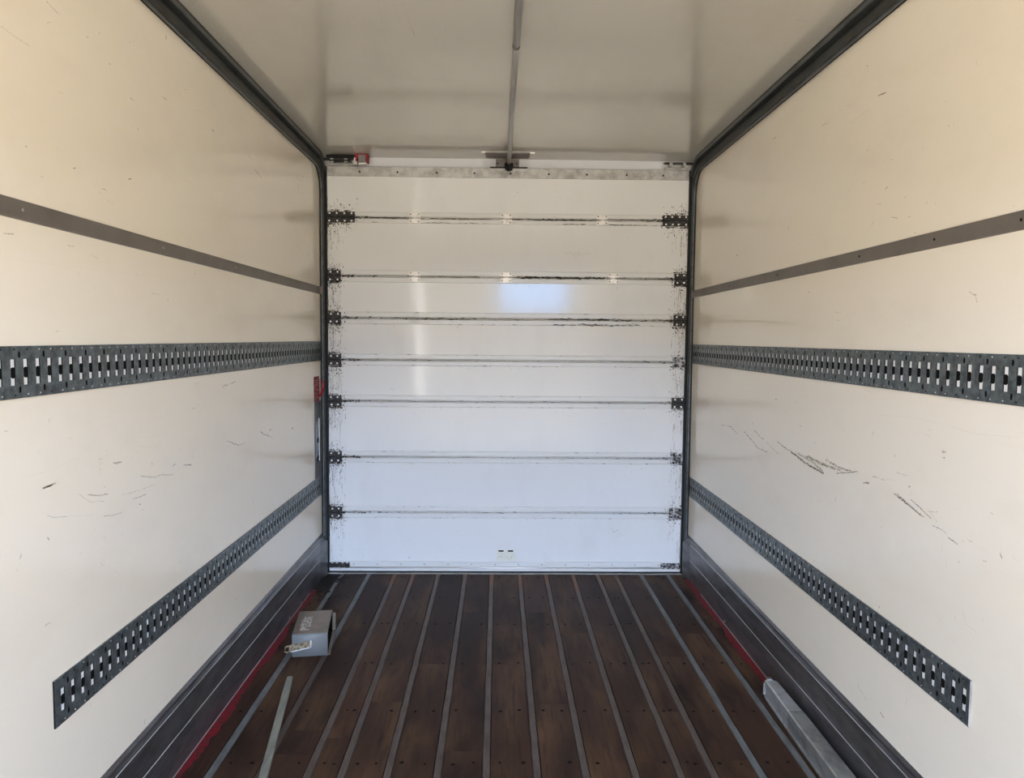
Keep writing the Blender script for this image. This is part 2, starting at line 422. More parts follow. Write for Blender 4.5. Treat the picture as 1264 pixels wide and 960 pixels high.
# foot latch plate
bm = BM(); prof = [(-.066, .083), (.078, .083), (.070, .110), (.058, .150), (.050, .157), (.010, .157), (.005, .140), (-.006, .140), (-.012, .157), (-.050, .157), (-.058, .130)]
loft(bm, [[(x, y, z) for x, z in prof] for y in (-.003, 0)]); lp = obj('foot_latch_plate', bm, 'cream', door, label='cream coloured foot latch plate with two black slots')
for x in (-.031, .032):
    b = BM(); box(b, x-.017, x+.017, -.0045, -.003, .143, .153, bev=.001); obj('slot', b, 'hole', lp)
for x in (-.044, -.03, .0, .014, .036):
    b = BM(); disc(b, (x, -.003, .092 + random.uniform(0, .03)), 1, .004, -.0015, 7); obj('rivet', b, 'galv', lp)

# top roller carriers at both corners
for s in (-1, 1):
    bm = BM(); x0, x1 = s*1.150, s*.995
    tube(bm, [(s*1.185, -.045, 2.668), (s*.995, -.045, 2.668)], .0085, 12)
    tube(bm, [(s*.995, -.045, 2.668), (s*.980, -.045, 2.668)], [.0085, .003], 12)
    o = obj('roller_shaft', bm, 'rail', door)
    bm = BM(); a, b = sorted((x0, x1)); box(bm, a, b, -.010, -.002, 2.636, 2.652, bev=.001)
    for fx in (.22, .78):
        xc = a + (b-a)*fx; box(bm, xc-.010, xc+.010, -.054, -.002, 2.648, 2.672, bev=.001)
    obj('roller_bracket', bm, 'galv', door)
bm = BM(); box(bm, -1.15, -.975, -.06, -.005, 2.676, 2.692, bev=.002); box(bm, -1.13, -1.0, -.065, -.02, 2.655, 2.662, bev=.001)
obj('roller_cover', bm, 'black', door)

# ------------------------------------------------------------------ grease and scratches on the door (flat marks of their own)
def quad(bm, c, ax, hu, hv, ang=0, off=0):
    """tiny irregular patch on plane ax"""
    i, j = ((1, 2), (0, 2), (0, 1))[ax]; P = []
    n = random.choice((4, 5, 6))
    for k in range(n):
        t = 2*math.pi*(k+random.uniform(-.2, .2))/n
        du, dv = hu*math.cos(t)*random.uniform(.75, 1.2), hv*math.sin(t)*random.uniform(.75, 1.2)
        p = Vector(c); p[i] += du*math.cos(ang)-dv*math.sin(ang); p[j] += du*math.sin(ang)+dv*math.cos(ang); p[ax] += off
        P.append(bm.verts.new(p))
    f = bm.faces.new(P); return f
bm = BM()
def dsp(x, z, hu, hv, mi, off=-.0007):
    if abs(x) > DX-.002: return
    on_cap = any(b-.002 < z < a+.002 for a, b in rows)
    quad(bm, (x, (-.0062 if on_cap else 0), z), 1, hu, hv, 0, off).material_index = mi
for s in (-1, 1):
    for i, z in enumerate(cen):
        L = 1.0 if s < 0 else (.9 if i < 3 else .35)
        wd = .20 if i == 0 else .12
        for k in range(int(330*L)):                       # blots round the hinge
            d = abs(random.gauss(0, 1)); x = s*(DX - random.uniform(0, wd)*min(1, .5+.4*d) ); dz = random.gauss(-.008, .040)
            dsp(x, z+dz, random.uniform(.0012, .0046), random.uniform(.0012, .0062), random.choice((0, 0, 1, 1, 2)))
        for k in range(int(60*L)):                        # thick grease right at the hinge edge
            x = s*(DX - random.uniform(0, wd*.75)); dsp(x, z+random.choice((-1, -1, 1))*random.uniform(.030, .048), random.uniform(.003, .010), random.uniform(.002, .006), random.choice((0, 0, 1)))
        for k in range(int(34*L)):                        # runs below and above it
            x = s*(DX - abs(random.gauss(.0, .045)) - .004); l = random.uniform(.015, .10); zz = z - .035 - random.uniform(0, .12)
            if random.random() < .25: zz = z + .04 + random.uniform(0, .08)
            for q in range(5): dsp(x+random.gauss(0, .001), zz-l*q/5, random.uniform(.0006, .0018), l/8, random.choice((0, 1, 1, 2, 2)))
        for k in range(int(40*L)):                        # smear along the joint away from the hinge
            x = s*(DX - wd*.8 - random.expovariate(14)); dsp(x, z+random.gauss(0, .004), random.uniform(.004, .014), random.uniform(.001, .0035), random.choice((0, 0, 1)), -.0035)
    for k in range(130 if s < 0 else 100):                # vertical grime lines on the panel ends
        x = s*(DX - random.uniform(.003, .095)); z = random.uniform(.12, 1.9); l = random.uniform(.02, .12)
        for q in range(4): dsp(x+random.gauss(0, .0008), z-l*q/4, random.uniform(.0005, .0014), l/7, random.choice((1, 2, 2)))
def smear(xa, xb, z, n, th, mi=(0, 1, 1)):
    for k in range(n):
        u = random.random(); x = xa + (xb-xa)*u
        if random.random() > .35 + .65*math.sin(math.pi*u): continue
        dsp(x, z+random.gauss(0, th), random.uniform(.006, .020), random.uniform(.0008, .003), random.choice(mi), -.0035)
smear(-.90, -.64, cen[0]-.002, 90, .002); smear(-.56, -.06, cen[0]-.004, 120, .002, (1, 1, 2)); smear(.03, .57, cen[0]-.003, 190, .0025, (0, 1, 1)); smear(.64, .95, cen[0]+.002, 80, .002, (1, 1, 2))
smear(.30, 1.0, rows[0][1]+.004, 80, .0012, (0, 1)); smear(-.9, -.1, rows[0][1]+.004, 60, .0012, (1, 2)); smear(-.55, -.1, cen[1], 110, .0025, (1, 1, 2))
smear(.05, .62, cen[1], 330, .0035, (0, 0, 1)); smear(.72, 1.05, cen[1], 60, .002, (1, 2)); smear(-.75, -.2, cen[2]-.002, 120, .0025, (1, 1, 0)); smear(.25, .80, cen[2]+.001, 170, .003, (0, 0, 1))
smear(.30, .85, rows[2][1]+.006, 110, .003, (0, 1)); smear(-.2, .3, cen[2], 70, .002, (1, 2))
for i in range(2, 7): smear(-1.05, .98, cen[i], 70, .002, (1, 2, 2)); smear(-1.05, .98, rows[i][1]+.002, 40, .001, (1, 2)); smear(-1.05, .98, rows[i][0]-.002, 30, .001, (1, 2, 2))
for k in range(260):                                      # stray specks
    dsp(random.uniform(-1.12, 1.12), random.uniform(.09, 2.55), random.uniform(.001, .0028), random.uniform(.001, .003), random.choice((1, 2, 2)))
for i in range(1, 7):
    for k in range(26): dsp(random.uniform(-1.1, 1.1), rows[i][1]-abs(random.gauss(0, .02)), random.uniform(.001, .003), random.uniform(.001, .004), random.choice((1, 2, 2)))
def dline(pts, wpx, mi, n=None):
    for (a, b) in zip(pts, pts[1:]):
        L = math.dist(a, b); n_ = max(2, int(L/1.6))
        for k in range(n_):
            t = (k+random.random())/n_; p = hit(a[0]+(b[0]-a[0])*t, a[1]+(b[1]-a[1])*t, 1, 0)
            dsp(p.x, p.z, wpx*.0026*random.uniform(.6, 1.2), wpx*.0026*random.uniform(.7, 1.3), mi)
dline([(755, 653), (756.5, 656.5), (758, 656.5), (760, 654.5), (763, 654.3)], .8, 0)
dline([(759.5, 657), (765, 658), (767, 660.5), (764, 661.5), (760.5, 659)], .6, 1); dline([(760, 662), (763, 663), (767, 663)], .6, 1)
dline([(755, 667), (758.5, 669), (763, 667), (766, 666.5)], .7, 2)
dline([(496, 648), (496, 684)], .35, 2); dline([(495, 668), (500, 668), (505, 667)], .6, 1); dline([(498, 669), (498, 677)], .6, 1)
dline([(415, 673), (433, 673)], .5, 1); dline([(448, 676), (448.5, 690)], .55, 1); dline([(419, 655), (419.5, 662)], .5, 1); dline([(504, 688), (507, 688)], .9, 0)
dline([(470, 286), (476, 287.5)], .6, 1); dline([(508, 325), (511, 325)], .7, 0); dline([(482, 480), (485.5, 480)], .7, 0); dline([(645, 232), (647, 229)], .6, 1); dline([(702, 296), (702, 305)], .4, 1)
for k in range(60): dsp(random.gauss(.47, .05), random.gauss(2.105, .012), random.uniform(.003, .010), random.uniform(.001, .002), 2)
obj('grease_stain', bm, ['stain', 'stain2', 'stain3'], door, kind='stuff', label='black and brown grease stains')

# ------------------------------------------------------------------ roller tracks: up beside the door, round the bend, back under the roof
RI, YI, ZI = .14, -.04, 2.605
def track_path():
    P = [((YI, z), (-1, 0)) for z in (.20, 1.0, 2.0)]
    cy, cz = YI-RI, ZI-RI
    for k in range(0, 13):
        a = math.pi/2*k/12
        P.append(((cy+RI*math.cos(a), cz+RI*math.sin(a)), (-math.cos(a), -math.sin(a))))
    for y in (-1.0, -2.5, -4.0, REAR+.1): P.append(((y, ZI), (0, -1)))
    return P
def track(s):
    root = empty('roller_track', (s*1.19, YI, .2), ('black roller track rising left of the door and bending back under the roof' if s < 0 else
                 'black roller track rising right of the door and bending back under the roof'), 'track', group='roller door tracks')
    def sweep(name, prof, mat):                           # prof: (distance inwards from the side wall, depth behind the inner edge)
        bm = BM(); secs = []
        for (y, z), (ny, nz) in track_path():
            secs.append([(s*(1.2-a), y-ny*d, z-nz*d) for a, d in prof])
        loft(bm, secs, smooth=False); return obj(name, bm, mat, root)
    sweep('track_channel', [(.001, .006), (.028, .006), (.028, .036), (.012, .040), (.012, .060), (.034, .064), (.034, .0945), (.001, .0945)], 'rail')
    sweep('track_lip', [(.008, .002), (.011, -.001), (.016, -.001), (.019, .002), (.019, .008), (.008, .008)], 'bead')
    sweep('upper_lip', [(.030, .066), (.036, .069), (.036, .082), (.030, .085)], 'bead')
    sweep('track_seal', [(.001, .0015), (.006, .0015), (.006, .01), (.001, .01)], 'black')
    bm = BM(); xs = sorted((s*1.159, s*1.174)); box(bm, *xs, -.020, .02, .0, 2.63); xs = sorted((s*1.150, s*1.199)); box(bm, *xs, .056, .059, .0, 2.60)
    obj('door_seal', bm, 'black', root)
    return root
TL = track(-1); TR = track(1)

# ------------------------------------------------------------------ rub strips high on both walls
for s in (-1, 1):
    bm = BM()
    prof = [(0, 1.822), (.005, 1.8235), (.006, 1.826), (.006, 1.866), (.005, 1.8685), (0, 1.870)]
    secs = [[(s*(1.2-a), y, z) for a, z in prof] for y in (REAR+.05, -.075)] + [[(s*(1.2-a-.015), -.0445, z) for a, z in prof]]
    loft(bm, secs)
    root = obj('rub_strip', bm, 'rub', loc=(s*1.2, -3, 1.822), label=('plain dark grey rub strip running along the left wall above the slotted rail' if s < 0 else
          'plain dark grey rub strip running along the right wall above the slotted rail'), cat='rub strip', group='rub strips on the side walls')
    for y in (-3.05, -2.30, -1.6, -.9) if s < 0 else (-3.08, -2.72, -2.27, -1.5, -.8):
        b = BM(); disc(b, (s*1.194, y, 1.846), 0, .004, -s*.0015, 8); obj('screw', b, 'galv' if s < 0 else 'hole', root)

# ------------------------------------------------------------------ slotted lashing rails
def lashing(s, z0, z1, ya, yb, phase, label, endplate):
    root = empty('lashing_rail', (s*1.2, (ya+yb)/2, z0), label, 'lashing rail', group='slotted lashing rails on the side walls')
    P = .048; zc = (z0+z1)/2; T = .0045; TH = .0025; hw, hh = .0085, .031
    X = lambda d: s*(1.2-d)
    k0 = math.ceil((ya-phase)/P); k1 = math.floor((yb-phase)/P)
    ks = [k for k in range(k0, k1+1) if ya+.014 < phase+k*P < yb-.014]
    bm = BM()
    cuts = [ya] + [phase+(k+.5)*P for k in ks[:-1]] + [yb]
    def Q(a, b, c, d, dep=T): bm.faces.new([bm.verts.new((X(dep), y, z)) for y, z in (a, b, c, d)])
    for i, k in enumerate(ks):
        y = phase+k*P; a, b = cuts[i], cuts[i+1]; l, r, t, o = y-hw, y+hw, zc+hh, zc-hh
        Q((a, z0), (b, z0), (b, o), (a, o)); Q((a, t), (b, t), (b, z1), (a, z1)); Q((a, o), (l, o), (l, t), (a, t)); Q((r, o), (b, o), (b, t), (r, t))
        for (p, q) in (((l, o), (r, o)), ((r, o), (r, t)), ((r, t), (l, t)), ((l, t), (l, o))):
            f = bm.faces.new([bm.verts.new((X(T), *p)), bm.verts.new((X(T), *q)), bm.verts.new((X(T-TH), *q)), bm.verts.new((X(T-TH), *p))]); f.material_index = 1
        for zz in (z1-.008, z0+.008):                     # a rivet above and below every slot
            disc(bm, (X(T), y+.006, zz), 0, .0022, -s*.001, 6, 2 if random.random() < .6 else 1)
        if k % 2 == 0 and y+P/2 < yb-.01:
            for zz in (zc+.0415, zc-.0415): disc(bm, (X(T), y+P/2, zz), 0, .0042, -s*.0006, 8, 1, .0085)
    for zz in (z0, z1): bm.faces.new([bm.verts.new((X(d), y, zz)) for y, d in ((ya, T), (yb, T), (yb, 0), (ya, 0))])
    for y in (ya, yb): bm.faces.new([bm.verts.new((X(d), y, z)) for z, d in ((z0, T), (z1, T), (z1, 0), (z0, 0))]).material_index = 1
    bmesh.ops.remove_doubles(bm, verts=bm.verts, dist=.00005)
    obj('slotted_plate', bm, ['galv2', 'hole', 'bolt'], root)
    bm = BM(); xs = sorted((X(.0004), X(.0012))); box(bm, xs[0], xs[1], ya+.004, yb-.004, zc-hh-.006, zc+hh+.006)
    obj('backing_strip', bm, 'backing', root)
    bm = BM()
    for k in ks:
        disc(bm, (X(.0012), phase+k*P+.0035, zc-.001), 0, .0105, -s*.0012, 12, 0, .0135)
    obj('slot_stops', bm, 'hole', root, kind='stuff')
    if endplate and s > 0:
        bm = BM(); x = sorted((X(0), X(.0060))); box(bm, x[0], x[1], ya-.0016, ya, z0, z1); obj('end_edge', bm, 'galv', root)
lashing(-1, 1.399, 1.523, -5.6, -.055, -3.104, 'slotted steel lashing rail along the left wall at mid height', False)
lashing(1, 1.399, 1.523, -5.6, -.055, -3.100, 'slotted steel lashing rail along the right wall at mid height', False)
lashing(-1, .533, .659, -2.985, -.055, -2.949, 'slotted steel lashing rail low on the left wall, its cut end near the picture corner', True)
lashing(1, .533, .659, -2.978, -.055, -2.954, 'slotted steel lashing rail low on the right wall, its cut end showing a bright edge', True)

# ------------------------------------------------------------------ kick plates
for s in (-1, 1):
    root = empty('kick_plate', (s*1.2, -3, 0), ('scuffed grey aluminium kick plate along the foot of the left wall' if s < 0 else
                 'scuffed aluminium kick plate along the foot of the right wall, behind the loose beam'), 'kick plate', group='kick plates at the foot of the walls')
    def st(y, o, cut): 
        pr = [(.0006, .001), (.012+o, .001), (.013+o, .128), (.013+o, .240-cut), (.009+o*.6, .252-cut), (.008+o*.5, .262-cut), (.002, .273), (.0006, .274)]
        return [(s*(1.2-a), y, z) for a, z in pr]
    bm = BM(); loft(bm, [st(REAR+.02, 0, 0), st(-.40, 0, 0), st(-.16, .004, 0), st(-.085, .019, .006), st(-.050, .025, .014)])
    obj('plate', bm, 'alu', root)
    for z in (.135, .238):
        b = BM(); tube(b, [(s*1.1868, REAR+.03, z), (s*1.1868, -.40, z), (s*1.183, -.17, z)], .0016, 6); obj('ridge', b, 'ridge', root)
    b = BM(); loft(b, [[(s*1.1885, y, .001), (s*1.1865, y, .001), (s*1.1865, y, .006), (s*1.1885, y, .006)] for y in (REAR+.03, -.42)]); obj('foot_edge', b, 'ridge', root)
    for y in ([-.62, -.86] if s < 0 else [-.9]):
        b = BM(); disc(b, (s*1.188, y, .02), 0, .005, -s*.002, 8); obj('screw', b, 'bolt', root)

# ------------------------------------------------------------------ roof pole and its bracket above the door
pole = empty('roof_pole', (0, -3, 2.668), 'long thin grey metal tube running under the roof from above the door', 'pole')
bm = BM(); tube(bm, [(0, -.06, 2.655), (-.001, -1.0, 2.662), (.001, -1.93, 2.666)], .0125, 14); tube(bm, [(.001, -1.93, 2.666), (.004, -3.2, 2.670), (.004, REAR+.1, 2.670)], .0140, 14)
obj('tube', bm, 'pole', pole)
b = BM(); tube(b, [(.001, -1.925, 2.666), (.001, -1.945, 2.666)], .0152, 14); obj('joint_collar', b, 'brackt', pole)
b = BM(); tube(b, [(-.001, -.075, 2.655), (0, -.05, 2.645), (0, -.03, 2.622)], [.013, .019, .023], 12)
for k in range(5): tube(b, [(.024*math.cos(t), -.045+.018*math.sin(t), 2.628+.006*k) for t in [i*math.pi/5 for i in range(11)]], .004, 6)
obj('end_knuckle', b, 'black', pole)
brk = empty('roof_bracket', (0, -.1, 2.69), 'flat brown metal bracket under the roof above the middle of the door', 'bracket')
bm = BM(); loft(bm, [[(-.148, -.16, 2.6985), (.128, -.16, 2.6985), (.128, -.155, 2.690), (-.148, -.155, 2.690)], [(-.145, -.05, 2.693), (.122, -.05, 2.693), (.122, -.05, 2.686), (-.145, -.05, 2.686)]]); obj('flap', bm, 'brackt', brk)
for a, b_ in ((-.172, -.146), (.128, .158)):
    bm = BM(); box(bm, a, b_, -.16, -.14, 2.694, 2.6995, bev=.001); obj('fixing_tab', bm, 'bolt', brk)
bm = BM(); box(bm, -.15, .13, -.162, -.159, 2.6965, 2.6995); obj('front_lip', bm, 'galv', brk)
cp = empty('catch_plate', (0, .03, 2.66), 'small square metal plate on the white header behind the pole end', 'plate')
bm = BM(); box(bm, -.084, .066, .029, .035, 2.645, 2.70, bev=.001); obj('plate', bm, 'brackt', cp)
for x in (-.072, .050): b = BM(); disc(b, (x, .029, 2.672), 1, .005, -.002, 8); obj('screw', b, 'hole', cp)
bm = BM(); box(bm, -.120, .118, -.014, .030, 2.634, 2.641, bev=.001); obj('ledge_bar', bm, 'black', cp)

# red and grey stop block at the top left corner
blk = empty('stop_block', (-.92, -.05, 2.65), 'small red stop block with a metal plate above the left end of the door', 'stop block')
bm = BM(); box(bm, -.968, -.885, -.070, -.010, 2.672, 2.698, bev=.003); box(bm, -.966, -.955, -.068, -.02, 2.655, 2.676, bev=.002); box(bm, -.897, -.886, -.068, -.02, 2.645, 2.676, bev=.002); obj('red_body', bm, 'redblk', blk, label='red plastic body')
bm = BM(); box(bm, -.945, -.900, -.076, -.070, 2.640, 2.690, bev=.001); obj('face_plate', bm, 'brackt', blk)
bm = BM(); box(bm, -.945, -.898, -.078, -.060, 2.634, 2.641, bev=.001); obj('bright_foot', bm, 'bolt', blk)
bm = BM(); box(bm, -.985, -.955, -.05, -.012, 2.636, 2.664, bev=.001); obj('side_plate', bm, 'galv', blk)
bm = BM(); box(bm, -.978, -.962, -.052, -.045, 2.664, 2.680, bev=.002); obj('clip', bm, 'bolt', blk)

# ------------------------------------------------------------------ latch plate, label and red strap at the left end of the wall
lt = empty('latch_plate', (-1.2, -.155, .66), 'tall narrow grey latch plate on the left wall beside the door, under the red label', 'latch plate')
bm = BM(); box(bm, -1.2, -1.196, -.215, -.060, .662, 1.140, bev=.001); obj('plate', bm, 'gplate', lt)
bm = BM(); loft(bm, [[(x, -.190, .79), (x, -.125, .765), (x, -.125, 1.030), (x, -.195, 1.010)] for x in (-1.196, -1.193)]); obj('insert', bm, 'grey2', lt)
bm = BM(); box(bm, -1.1965, -1.190, -.126, -.119, .765, 1.035, bev=.001); obj('bright_edge', bm, 'ridge', lt)
for z in (.90, .785): b = BM(); disc(b, (-1.193, -.160, z), 0, .022, .0012, 12, 0, .018); obj('hole', b, 'hole', lt)
lb = empty('warning_label', (-1.2, -.155, 1.14), 'narrow red label with faded lettering on the left wall beside the door', 'label')
bm = BM(); box(bm, -1.1995, -1.1985, -.222, -.090, 1.142, 1.302); obj('label_sheet', bm, 'redlab', lb)
bm = BM(); z = 1.285; k = 0                               # worn letters reading upwards; too worn to tell apart
for shp in ('T', 'U', 'L', 'P', 'V', 'E', 'U'):
    h = .015; ya, yb = -.205, -.125
    if shp in 'UE': bars = [(ya, yb, z, z-.003), (ya, yb, z-h+.003, z-h), ((yb-.012, yb, z, z-h) if k % 2 else (ya, ya+.012, z, z-h))]
    elif shp == 'T': bars = [(ya, yb, z-h/2+.002, z-h/2-.002), (yb-.012, yb, z, z-h)]
    elif shp == 'L': bars = [(ya, yb, z, z-.003), (ya, ya+.012, z, z-h)]
    elif shp == 'P': bars = [(ya, yb, z, z-.003), (yb-.04, yb, z-.010, z-.013), (yb-.012, yb, z, z-.012)]
    else: bars = [(ya, yb-.03, z-.003, z-.006), (ya+.03, yb, z-.009, z-.012)]
    for a, b_, c, d in bars: box(bm, -1.1986, -1.1980, min(a, b_), max(a, b_), min(c, d), max(c, d))
    z -= .0205; k += 1
obj('lettering', bm, 'pink', lb)
bm = BM(); secs = []
for (u, v, x, w_) in ((399.3, 469.5, -1.176, .010), (398.6, 474, -1.174, .022), (397.3, 480, -1.175, .028), (395.6, 485, -1.180, .026), (394.0, 490, -1.188, .014)):
    p = hit(u, v, 0, x); q = Vector((x, -.05 - (-1.174-x)*3, p.z)); secs.append([(x-.012, q.y-.006-w_*.4, q.z), (x+.002, q.y-.012, q.z), (x+.003, q.y-.010, q.z+.001), (x-.011, q.y-.003, q.z+.002)])
loft(bm, secs); obj('red_strap', bm, 'redblk', loc=(-1.18, -.06, 1.2), label='short scrap of red strap caught on the track beside the red label', cat='strap')

# ------------------------------------------------------------------ grey steel box on the floor
bx = empty('lock_box', (-1.046, -1.327, 0), 'grey steel box with an open side and brass hasp on the floor', 'box', rz=math.radians(8.2))
W_, D_, H_ = .168, .330, .112; t = .004
def rbox(bm, x0, x1, y0, y1, z0, z1, bev, **k): box(bm, x0, x1, y0, y1, z0, z1, bev=bev)
# one bent sheet: front face, rounded top edge, top, rounded back edge, back face
bm = BM(); R = .016
def arc(cy, cz, a0, a1, r): return [(cy+r*math.cos(math.radians(a0+(a1-a0)*i/5)), cz+r*math.sin(math.radians(a0+(a1-a0)*i/5))) for i in range(6)]
outer = [(0, .002)] + arc(R, H_-R, 180, 90, R) + arc(D_-R, H_-R, 90, 0, R) + [(D_, .002)]
inner = [(D_-t, .002)] + arc(D_-R, H_-R, 0, 90, R-t) + arc(R, H_-R, 90, 180, R-t) + [(t, .002)]
n = len(outer)
for x0, x1 in ((0, W_),):
    A = [[bm.verts.new((x, y, z)) for y, z in outer] for x in (x0, x1)]; B = [[bm.verts.new((x, y, z)) for y, z in inner] for x in (x0, x1)]
    for i in range(n-1):
        f = bm.faces.new((A[0][i], A[0][i+1], A[1][i+1], A[1][i])); f.smooth = True; f.material_index = 1 if 4 < i < 9 else 0
        f = bm.faces.new((B[0][i], B[0][i+1], B[1][i+1], B[1][i])); f.smooth = True; f.material_index = 2
        for q in (0, 1): bm.faces.new((A[q][i], A[q][i+1], B[q][n-2-i], B[q][n-1-i]))
    for q in (0, n-1): bm.faces.new((A[0][q], A[1][q], B[1][n-1-q], B[0][n-1-q]))
obj('shell', bm, ['boxg', 'dust', 'hole'], bx, local=True)
bm = BM(); box(bm, .001, .005, .004, D_-.004, .003, H_-.004); obj('side_wall', bm, 'boxg', bx, local=True)
bm = BM(); box(bm, .004, W_-.002, .004, D_-.004, .001, .004); obj('base', bm, 'hole', bx, local=True)
bm = BM(); box(bm, W_, W_+.012, .006, D_-.006, .001, .004); box(bm, W_-.0, W_+.016, D_-.012, D_-.004, .002, H_-.016); obj('flange', bm, 'dust', bx, local=True)
bm = BM()                                                 # worn raised lettering across the lid, illegible
for i in range(64):
    cx, cy = random.choice((.036, .044, .056, .070)) + random.uniform(-.005, .005), .07 + i/64*.165
    hx, hy = random.choice(((.0045, .0015), (.0015, .0035), (.003, .002)))
    box(bm, cx-hx, cx+hx, cy-hy, cy+hy, H_-.0005, H_+.0012)
box(bm, .03, .075, .058, .062, H_-.0005, H_+.0012)
obj('lettering', bm, 'emb', bx, local=True)
bm = BM(); loft(bm, [[(-.016, y, .028), (.096, y, .050), (.096, y, .082), (-.012, y, .064)] for y in (-.0055, -.001)]); hs = obj('hasp', bm, 'brass', bx, local=True)
bm = BM(); tube(bm, [(-.014, -.008, .062), (-.030, -.010, .058), (-.033, -.010, .036), (-.018, -.008, .030)], .0055, 8); obj('staple', bm, 'brass', hs, local=True)
bm = BM(); loft(bm, [[(.0, y, .030), (.082, y, .046), (.082, y, .050), (.0, y, .034)] for y in (-.009, -.005)]); tube(bm, [(.088, -.007, .049), (.090, -.007, .083)], .004, 8); obj('hinge_pin', bm, 'bolt', hs, local=True)

# ------------------------------------------------------------------ batten and beam lying on the floor
bm = BM(); a, b = Vector((-.992, -1.560, 0)), Vector((-.871, -2.340, 0)); d = (b-a).normalized(); e = a + d*1.35; nrm = Vector((d.y, -d.x, 0))
secs = []
for k in range(25):
    p = a + (e-a)*k/24; w_ = .0145 + random.uniform(-.0006, .0006)
    if k == 0: w_ = .012
    secs.append([p-nrm*w_+Vector((0, 0, .002)), p-nrm*w_+Vector((0, 0, .013)), p-nrm*(w_-.002)+Vector((0, 0, .015)), p+nrm*(w_-.002)+Vector((0, 0, .015)), p+nrm*w_+Vector((0, 0, .013)), p+nrm*w_+Vector((0, 0, .002))])
loft(bm, secs); obj('batten', bm, 'stick', loc=a, label='narrow weathered grey green batten lying on the floor near the grey box', cat='batten')

bmr = empty('load_beam', (1.13, -2.4, 0), 'loose worn aluminium beam lying on the floor beside the right kick plate', 'beam')
def bsec(y, xl, xr, h, c): return [(xl, y, .003), (xl-.002, y, .012), (xl+.001, y, .020), (xl+.001, y, h*.52), (xl-.002, y, h*.60), (xl-.002, y, h-c), (xl+.004, y, h), (xr-.004, y, h), (xr, y, h-c), (xr, y, .003)]
bm = BM(); loft(bm, [bsec(y, xl, xr, .088, .004) for y, xl, xr in ((-2.02, 1.101, 1.163), (-3.4, 1.075, 1.150))]); obj('beam_body', bm, 'beam', bmr)
bm = BM(); loft(bm, [bsec(y, xl, xr, h, .004) for y, xl, xr, h in ((-1.735, 1.111, 1.148, .080), (-1.76, 1.108, 1.157, .0865), (-2.02, 1.102, 1.162, .0865))]); obj('end_fitting', bm, 'beamend', bmr, label='brighter end fitting')
bm = BM(); box(bm, 1.118, 1.140, -1.745, -1.722, .070, .088, bev=.002); obj('catch', bm, 'beam', bmr)
bm = BM(); box(bm, 1.102, 1.114, -1.745, -1.738, .02, .07); obj('end_lip', bm, 'beam', bmr)

# ------------------------------------------------------------------ scuffs and handwriting on the walls and roof
def marks(parent, ax, val, nrm, strokes, label, seed, mats=('scuffd', 'scuffm', 'scuffl'), extra=()):
    random.seed(seed); bm = BM()
    for pts, wpx, mi, dens in strokes:
        for a, b in zip(pts, pts[1:]):
            L = math.dist(a, b); n_ = max(1, int(L*dens))
            for k in range(n_):
                t = (k + random.random())/n_
                u = a[0]+(b[0]-a[0])*t; v = a[1]+(b[1]-a[1])*t + random.gauss(0, wpx*.35)
                p = hit(u, v, ax, val); q = hit(u+1, v, ax, val); r = hit(u, v+1, ax, val)
                i, j = ((1, 2), (0, 2), (0, 1))[ax]
                hu = abs(q[i]-p[i]) if ax == 0 else abs(q[0]-p[0]); hv = abs(r[2]-p[2]) if ax == 0 else abs(r[1]-p[1])
                dd = hit(b[0], b[1], ax, val) - hit(a[0], a[1], ax, val)
                ang = math.atan2(dd[j], dd[i])
                sc = (hu+hv)/2*wpx*.72
                f = quad(bm, p, ax, sc*random.uniform(.7, 1.6), sc*random.uniform(.25, .6), ang, nrm*.0004)
                f.material_index = mi if random.random() < .8 or ax == 2 else min(2, mi+1)
    for c_, hu, hv, mi in extra: quad(bm, c_, ax, hu, hv, random.uniform(0, 3.1), nrm*.0004).material_index = mi
    obj('scuff_marks', bm, list(mats), parent, kind='stuff', label=label)
D, Md, F = 0, 1, 2
def Lz(ox, oy, sc, *pts): return [(ox+x/sc, oy+y/sc) for x, y in pts]
g = lambda *p: Lz(0, 500, 4, *p)          # zoom windows the strokes were read from
g2 = lambda *p: Lz(200, 500, 6.32, *p)
g3 = lambda *p: Lz(0, 0, 3.326, *p)
